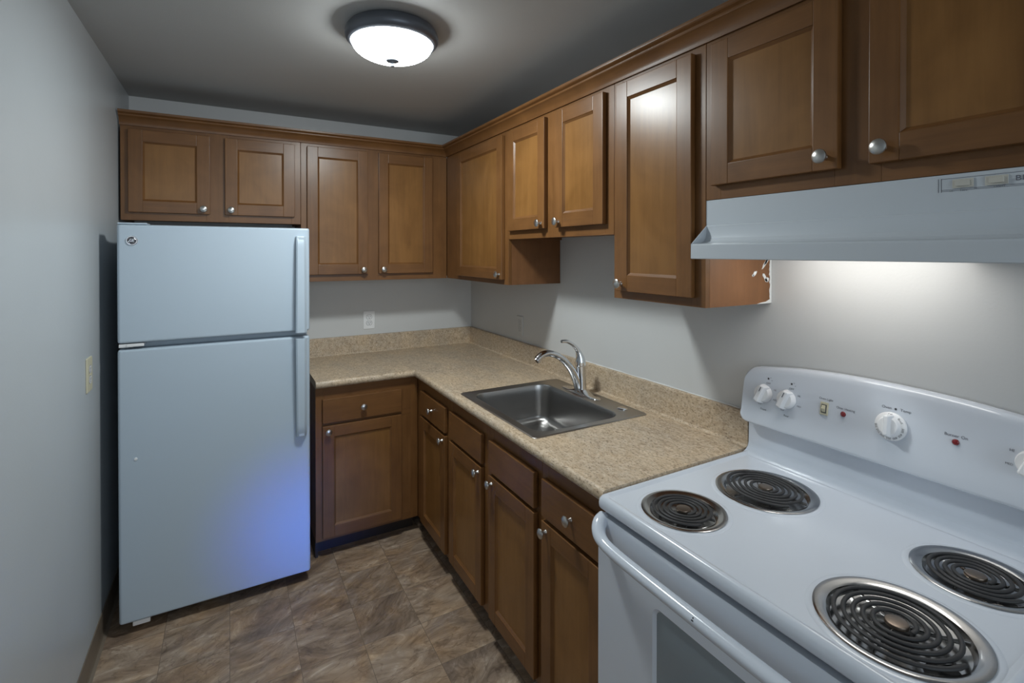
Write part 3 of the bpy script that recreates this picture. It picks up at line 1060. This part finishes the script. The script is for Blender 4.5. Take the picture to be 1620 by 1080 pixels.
NS = 28
SL = 0.030 / 0.1775
riser = [(-0.066, RZ - 0.0055), (-0.052, RZ - 0.0035), (-0.040, RZ + 0.0020), (-0.031, RZ + 0.0105), (-0.026, RZ + 0.024), (-0.024, 1.024), (-0.004, 1.024), (-0.004, RZ - 0.0055)]
mb.loft([[(x, RY0 - 0.003, z) for x, z in riser], [(x, RY1 + 0.003, z) for x, z in riser]], cap0=True, cap1=True)
mb.build('riser', ['range_enamel'], root, ang=25)
mb = MB()
loops = []
ends = []
YS = [RY0 - d for d in (0.0005, 0.0015, 0.0035, 0.0065, 0.0105, 0.0155, 0.0215, 0.029, 0.040)]
YS = YS + [RY0 - 0.040 + (RY1 - RY0 + 0.080) * k / NS for k in range(1, NS)] + [RY1 + (RY0 - y) for y in reversed(YS)]
for y in YS:
    dy = min(abs(y - RY0), abs(y - RY1))
    r_ = 0.034
    zt = ztop(y) - (r_ - math.sqrt(max(r_ * r_ - max(r_ - dy, 0) ** 2, 0)))
    zb0 = 1.018 + (0.018 - math.sqrt(max(0.018 ** 2 - max(0.018 - dy, 0) ** 2, 0)))
    H = zt - zb0
    P = [(-0.006, zb0 + 0.004), (-0.048, zb0 + 0.001), (-0.059, zb0), (-0.0650, zb0 + 0.004), (-0.0670, zb0 + 0.011)]
    for q in (0.15, 0.35, 0.6, 0.8):
        zq = zb0 + 0.011 + (H - 0.030) * q
        P.append((-0.0670 + SL * (zq - 1.029), zq))
    xt = -0.0670 + SL * (zt - 0.019 - 1.029)
    P += [(xt, zt - 0.019), (xt + 0.002, zt - 0.010), (xt + 0.007, zt - 0.0035), (xt + 0.014, zt), (-0.006, zt)]
    loops.append([(x, y, z) for x, z in P])
# extra rings close to the ends for the rounded corners
mb.loft(loops, cap0=True, cap1=True)
cpnl = mb.build('control_panel', ['range_enamel'], root, ang=28)

# panel face frame: u = -y from the left edge, v up the sloping face, w out of it
tilt = math.atan(SL)
XP = Matrix.Translation((-0.0670, 0, 1.029)) @ Matrix.Rotation(tilt, 4, 'Y') @ Matrix(((0, 0, -1, 0), (-1, 0, 0, 0), (0, 1, 0, 0), (0, 0, 0, 1)))


def knob_small(u, v, rot):
    X = XP @ T(u, v, 0.0006) @ Matrix.Diagonal((1.2, 1.2, 1.1, 1))
    mb = MB()
    mb.lathe([(0.0, 0.0), (0.0225, 0.0), (0.0230, 0.002), (0.0215, 0.012), (0.0190, 0.017), (0.0, 0.0178)], X, 32)
    R_ = X @ Matrix.Rotation(rot, 4, 'Z')
    lo = []
    for zz, hw, y0, y1 in ((0.006, 0.0100, -0.0245, 0.0245), (0.018, 0.0092, -0.0240, 0.0240), (0.0275, 0.0070, -0.0222, 0.0222), (0.0300, 0.0045, -0.0195, 0.0195)):
        lo.append([(p[0], p[1], zz) for p in rrect(-hw, hw, y0, y1, 0.0035, 3)])
    mb.loft(lo, cap0=True, cap1=True, X=R_)
    mb.add([(-0.0012, 0.006, 0.0303), (0.0012, 0.006, 0.0303), (0.0012, 0.019, 0.0303), (-0.0012, 0.019, 0.0303)], [(0, 1, 2, 3)], 1, R_)
    return mb.build('burner_knob', ['plastic_white', 'ink_grey'], cpnl)


kv = 0.094
for u in (2.326, 2.401, 2.936, 2.999):
    o = knob_small(u, kv, -0.35)
# oven thermostat knob with a printed skirt
X = XP @ T(2.676, kv + 0.002, 0.0006) @ Matrix.Diagonal((1.08, 1.08, 1.05, 1))
mb = MB()
mb.lathe([(0.0, 0.0), (0.0315, 0.0), (0.0330, 0.0015), (0.0328, 0.0065), (0.0300, 0.0095), (0.0240, 0.0125), (0.0220, 0.0190), (0.0195, 0.0215), (0.0, 0.0225)], X, 44)
lo = []
for zz, hw, y0, y1 in ((0.010, 0.0082, -0.0250, 0.0275), (0.022, 0.0074, -0.0240, 0.0270), (0.031, 0.0052, -0.0215, 0.0255), (0.0330, 0.0035, -0.0190, 0.0230)):
    lo.append([(p[0], p[1], zz) for p in rrect(-hw, hw, y0, y1, 0.003, 3)])
mb.loft(lo, cap0=True, cap1=True, X=X)
kn = mb.build('oven_knob', ['plastic_white'], cpnl)
mb = MB()
for s_, a in (('Broil', 40), ('500', -5), ('450', -32), ('400', -60), ('350', -88), ('300', -116), ('250', -142), ('200', -168), ('Off', 90)):
    ar = math.radians(a)
    Xt = X @ T(0.0274 * math.cos(ar), 0.0274 * math.sin(ar), 0.0116) @ Matrix.Rotation(ar - PI / 2, 4, 'Z') @ Matrix.Rotation(-0.0, 4, 'X')
    mb.text(s_, 0.0068, Xt)
mb.build('dial_numbers', ['ink'], kn)
# printing on the panel, one part per caption
def ptext(mb, s, u, v, size, mat=0):
    mb.text(s, size, XP @ T(u, v, 0.0007), mat)


INK = ['ink_grey', 'ink']
for u, cap in ((2.326, 'Front'), (2.401, 'Rear'), (2.936, 'Rear'), (2.999, 'Front')):
    fl = 1 if u < 2.6 else -1
    for t_, du, dv, sz in (('OFF', 0.010, 0.034, 0.0085), ('HI', 0.034 * fl, 0.018, 0.0085), ('MED', 0.037 * fl, -0.012, 0.0065), ('LO', -0.012 * fl, -0.034, 0.0085), (cap, 0.002, -0.049, 0.0088)):
        mb = MB()
        ptext(mb, t_, u + du, kv + dv, sz)
        mb.build('caption', INK, cpnl)
    mb = MB()
    sq = 0.0055
    mb.add([(u + 0.006, kv + 0.046, 0.0007), (u + 0.006 + sq, kv + 0.046, 0.0007), (u + 0.006 + sq, kv + 0.046 + sq, 0.0007), (u + 0.006, kv + 0.046 + sq, 0.0007)], [(0, 1, 2, 3)], 1, XP)
    for du in (0.0, 0.0075):
        mb.text('o', 0.007, XP @ T(u + 0.016 + du * 0.6, kv + 0.0530 - du, 0.0007), 0)
    mb.build('burner_symbol', INK, cpnl)
for cap, u, v, sz in (('Oven Light', 2.512, kv + 0.029, 0.0085), ('Oven Heating', 2.565, kv + 0.015, 0.0085), ('Burner On', 2.806, kv + 0.018, 0.0100)):
    mb = MB()
    ptext(mb, cap, u, v, sz)
    mb.build('caption', INK, cpnl)
mb = MB()
ptext(mb, 'Oven', 2.662, kv + 0.047, 0.0100)
ptext(mb, 'Temp', 2.704, kv + 0.047, 0.0100)
mb.lathe([(0.0028, 0), (0.0, 0.0001)], XP @ T(2.682, kv + 0.047, 0.0007), 14, 1)
mb.build('caption', INK, cpnl)
for u, v in ((2.560, kv + 0.000), (2.806, kv + 0.004)):
    mb = MB()
    mb.lathe([(0.0072, 0.0), (0.0070, 0.0015), (0.0050, 0.0040), (0.0, 0.0052)], XP @ T(u, v, 0.0006), 20)
    mb.build('indicator_light', ['red_jewel'], cpnl)
mb = MB()
mb.box((2.499, kv - 0.016, 0.0), (2.521, kv + 0.020, 0.0035), 0.001, 0, XP)
mb.box((2.503, kv - 0.010, 0.003), (2.517, kv + 0.014, 0.0050), 0.0008, 1, XP)
mb.add([(2.505, kv - 0.008, 0.0048), (2.515, kv - 0.008, 0.0048), (2.515, kv + 0.002, 0.0085), (2.505, kv + 0.002, 0.0085), (2.505, kv + 0.012, 0.0055), (2.515, kv + 0.012, 0.0055)], [(0, 1, 2, 3), (3, 2, 5, 4), (0, 3, 4), (1, 5, 2)], 0, XP)
o = mb.build('oven_light_switch', ['ivory', 'dark_grey'], cpnl)
o['label'] = 'ivory rocker switch for the oven light'

# oven door with window and bar handle; drawer below
DF = -0.6640
mb = MB()
wy0, wy1, wz0, wz1 = -2.452, -2.812, 0.425, 0.738
wl = rrect(2.452, 2.812, wz0, wz1, 0.022, 6)
do = rrect(2.2535, 3.0370, 0.225, 0.868, 0.012, 6)
mb.holed(do, [wl], 0.6640, 0, XR)
mb.loft([[(p[0], p[1], 0.632) for p in do], [(p[0], p[1], 0.6605) for p in do], [(p[0], p[1], 0.6640) for p in do]], cap0=True, X=XR)
wl2 = rrect(2.460, 2.804, wz0 + 0.008, wz1 - 0.008, 0.016, 6)
mb.loft([[(p[0], p[1], 0.6640) for p in wl], [(p[0], p[1], 0.6570) for p in wl2]], X=XR)
dr = mb.build('oven_door', ['range_enamel'], root, ang=25)
mb = MB()
mb.loft([[(p[0], p[1], 0.6575) for p in rrect(2.4585, 2.8055, wz0 + 0.0065, wz1 - 0.0065, 0.017, 6)], [(p[0], p[1], 0.6545) for p in rrect(2.4585, 2.8055, wz0 + 0.0065, wz1 - 0.0065, 0.017, 6)]], cap0=True, cap1=True, X=XR)
mb.build('oven_window', ['oven_glass'], dr)
mb = MB()
UM = (2.2535 + 3.0370) / 2
hp = spline([(2.2680, 0.8560, 0.6560), (2.2730, 0.8520, 0.674), (2.2850, 0.8420, 0.689), (2.306, 0.8310, 0.698), (2.348, 0.8235, 0.7015), (2.45, 0.8205, 0.7025), (UM, 0.8200, 0.7030)], 6)
mirror = [Vector((2 * UM - p.x, p.y, p.z)) for p in reversed(hp[:-1])]
full = hp + mirror
rads = []
for p in full:
    q = min(p.x - 2.268, 2 * UM - 2.268 - p.x)
    rads.append(0.0150 + 0.0040 * max(1 - q / 0.05, 0))
mb.tube(full, rads, 18, X=XR, sq=(1.0, 1.05))
hd = mb.build('handle', ['range_enamel'], dr)
mb = MB()
mb.add([(2.611, 0.8240, 0.7183), (2.617, 0.8240, 0.7183), (2.6150, 0.8310, 0.7145), (2.6130, 0.8310, 0.7145)], [(0, 1, 2, 3)], 0, XR)
o = mb.build('chip_mark', ['ink'], hd)
mb = MB()
mb.box((2.2535, 0.045, 0.632), (3.0370, 0.218, 0.6600), 0.006, 0, XR)
mb.build('storage_drawer', ['range_enamel'], root)
mb = MB()
mb.box((2.262, 0.8690, 0.625), (3.028, 0.8840, 0.6400), 0, 0, XR)
mb.build('gap_shadow', ['black'], root)  # black strip put in for the shade in the gap above the oven door

# ---------------------------------------------------------------- range hood
HY0, HY1 = -2.3168, -3.0775
root = thing('range_hood', 'white under-cabinet range hood above the electric range', 'range hood', (-0.2, (HY0 + HY1) / 2, 1.551))
mb = MB()
hpf = [(-0.3135, 1.7210), (-0.3135, 1.6485), (-0.3155, 1.6460), (-0.3155, 1.6420), (-0.3165, 1.626), (-0.320, 1.612), (-0.327, 1.6025), (-0.338, 1.5975), (-0.352, 1.5955), (-0.373, 1.5950), (-0.3785, 1.5930), (-0.3800, 1.5880), (-0.3800, 1.5530), (-0.3785, 1.5515), (-0.360, 1.5515), (-0.358, 1.560), (-0.350, 1.585), (-0.304, 1.600), (-0.304, 1.7210)]
yi0, yi1 = HY0 - 0.0015, HY1 + 0.0015
mb.loft([[(x, y, z) for x, z in hpf] for y in (yi0, yi1)], cap0=True, cap1=True)
# side plates: straight diagonal from the fascia to the lip
for y0, y1 in ((HY0, HY0 - 0.0016), (HY1, HY1 + 0.0016)):
    sidep = [(-0.0015, 1.7210), (-0.3140, 1.7210), (-0.3140, 1.6485), (-0.3795, 1.5935), (-0.3800, 1.5530), (-0.0015, 1.5530)]
    mb.loft([[(x, y0, z) for x, z in sidep], [(x, y1, z) for x, z in sidep]], cap0=True, cap1=True)
mb.box((-0.3045, yi1, 1.7160), (-0.0015, yi0, 1.7210))
mb.box((-0.306, yi1, 1.6000), (-0.0015, yi0, 1.6030))
hood = mb.build('canopy', ['hood_enamel'], root, ang=22)
# switch panel on the fascia: printed border, two rocker switches, lettering
XH = XR @ T(0, 0, 0.3136)
mb = MB()


def hl(u0, v0, u1, v1, t=0.0007):
    mb.box((min(u0, u1) - t / 2, min(v0, v1) - t / 2, 0.0), (max(u0, u1) + t / 2, max(v0, v1) + t / 2, 0.0004), 0, 0, XH)


for d in (0.0, 0.0045):
    hl(2.866 + d, 1.6875, 2.866 + d, 1.7135)
hl(2.8705, 1.7130, 3.050, 1.7130)
hl(2.8705, 1.6890, 3.050, 1.6890)
hl(2.8705, 1.6915, 3.050, 1.6915)
mb.text('BROAN', 0.0135, XH @ T(3.003, 1.7020, 0.0006), 0, sx=1.15)
mb.text('FAN', 0.0048, XH @ T(2.9050, 1.6885, 0.0007), 0, sx=1.2)
mb.text('LO', 0.0042, XH @ T(2.8865, 1.6885, 0.0007), 0)
mb.text('HI', 0.0042, XH @ T(2.9225, 1.6905, 0.0007), 0)
mb.text('LIGHT', 0.0048, XH @ T(2.9560, 1.6905, 0.0007), 0, sx=1.2)
mb.build('switch_lettering', ['ink_grey'], hood)
for u, fl in ((2.904, -1), (2.952, 1)):
    mb = MB()
    mb.box((u - 0.0160, 1.6935, 0.0), (u + 0.0160, 1.7105, 0.0022), 0.001, 0, XH)
    a, b_, h0, h1 = u - 0.0105, u + 0.0105, 0.0060, 0.0035
    if fl < 0:
        h0, h1 = h1, h0
    v0, v1 = 1.6972, 1.7072
    mb.add([(a, v0, 0.002), (b_, v0, 0.002), (b_, v1, 0.002), (a, v1, 0.002), (a, v0, h1), (b_, v0, h0), (b_, v1, h0), (a, v1, h1)],
           [(4, 5, 6, 7), (0, 1, 5, 4), (1, 2, 6, 5), (2, 3, 7, 6), (3, 0, 4, 7)], 0, XH)
    mb.build('rocker_switch', ['almond'], hood)
mb = MB()
mb.box((-0.21, -2.80, 1.574), (-0.09, -2.42, 1.5995), 0.006)
o = mb.build('lamp_lens', ['plate_lens'], hood)
mb = MB()
mb.box((-0.24, -2.812, 1.556), (-0.004, -2.809, 1.5995), 0)
mb.build('lamp_baffle', ['hood_enamel'], hood)

# ---------------------------------------------------------------- ceiling light
LX, LY = -1.000, -1.470
root = thing('ceiling_light', 'round flush-mount ceiling light with a dark metal ring and lit white glass dome', 'light', (LX, LY, CZ))
mb = MB()
mb.lathe([(0.0, -0.0005), (0.150, -0.0005), (0.158, -0.006), (0.166, -0.018), (0.1695, -0.030), (0.1690, -0.040), (0.1650, -0.0480), (0.1580, -0.0550), (0.1500, -0.0585), (0.1470, -0.0570), (0.1450, -0.050), (0.0, -0.048)], T(LX, LY, CZ), 72)
mb.build('ring', ['ring_metal'], root, ang=40)
mb = MB()
prof = []
for k in range(15):
    a = PI / 2 * k / 14
    prof.append((0.1465 * math.cos(a) ** 0.92 if k < 14 else 0.0, -0.0555 - 0.0615 * math.sin(a)))
mb.lathe(prof, T(LX, LY, CZ), 64)
mb.build('glass_shade', ['lamp_glass'], root, ang=60)
mb = MB()
mb.lathe([(0.0, -0.1150), (0.0230, -0.1165), (0.0242, -0.1185), (0.0225, -0.1210), (0.0140, -0.1245), (0.0080, -0.1265), (0.0050, -0.1290), (0.0048, -0.1310), (0.0068, -0.1330), (0.0076, -0.1365), (0.0060, -0.1400), (0.0, -0.1415)], T(LX, LY, CZ), 28)
mb.build('finial', ['ring_metal'], root)
bl = bpy.data.lights.new('bulb', 'AREA')
bl.shape = 'DISK'
bl.size = 0.20
bl.energy = BULB
bl.color = (0.92, 0.985, 0.985)
bo = bpy.data.objects.new('bulb', bl)
COL.objects.link(bo)
bo.parent = root
bo.location = (0, 0, -0.066)


# ---------------------------------------------------------------- outlets
def outlet(label, X, u, v, plate, dev, slot, w=0.072, h=0.117, gap=0.0):
    root = thing('wall_outlet', label, 'outlet', X @ Vector((u, v - h / 2, 0.001)), 'duplex wall outlets')
    mb = MB()
    b = [(p[0], p[1]) for p in rrect(u - w / 2, u + w / 2, v - h / 2, v + h / 2, 0.004, 3)]
    b2 = [(p[0], p[1]) for p in rrect(u - w / 2 + 0.004, u + w / 2 - 0.004, v - h / 2 + 0.004, v + h / 2 - 0.004, 0.003, 3)]
    mb.loft([[(*p, 0.0008) for p in b], [(*p, 0.0035) for p in b], [(*p, 0.0060) for p in b2]], cap0=True, cap1=True)
    mb.lathe([(0.0034, 0.0), (0.0030, 0.0012), (0.0, 0.0015)], T(u, v, 0.0060), 14)
    pl = mb.build('cover_plate', [plate], root, X)
    for s in (1, -1):
        mb = MB()
        cv = v + s * 0.0195
        pts = []
        for k in range(32):
            a = 2 * PI * k / 32
            pts.append((u + 0.0172 * math.cos(a), cv + max(min(0.0172 * math.sin(a), 0.0138), -0.0138)))
        mb.loft([[(*p, 0.0058) for p in pts], [(*p, 0.0072) for p in pts]], cap1=True)
        mb.loft([[(u + (p[0] - u) * 1.09, cv + (p[1] - cv) * 1.09, 0.0062) for p in pts], [(u + (p[0] - u) * 0.99, cv + (p[1] - cv) * 0.99, 0.0064) for p in pts]], mat=1)
        for du in (-0.0063, 0.0063):
            mb.box((u + du - 0.0012, cv - 0.001, 0.0070), (u + du + 0.0012, cv + 0.0075, 0.0074), 0, 1)
        mb.lathe([(0.0027, 0.0004), (0.0, 0.0005)], T(u, cv - 0.0075, 0.0070), 12, 1)
        mb.build('socket', [dev, slot], root, X)
    return root


outlet('white duplex outlet on the back wall above the countertop', XB, -0.7355, 1.1275, 'plastic_outlet', 'plastic_white', 'dark_grey')
outlet('wall-coloured painted-over duplex outlet on the right wall behind the countertop corner', XR, 0.706, 1.1275, 'wall_paint', 'wall_paint', 'ink_grey')
outlet('ivory outlet plate with white sockets on the left wall beside the refrigerator', XL, -0.905, 1.113, 'ivory', 'plastic_white', 'dark_grey', 0.078, 0.128)
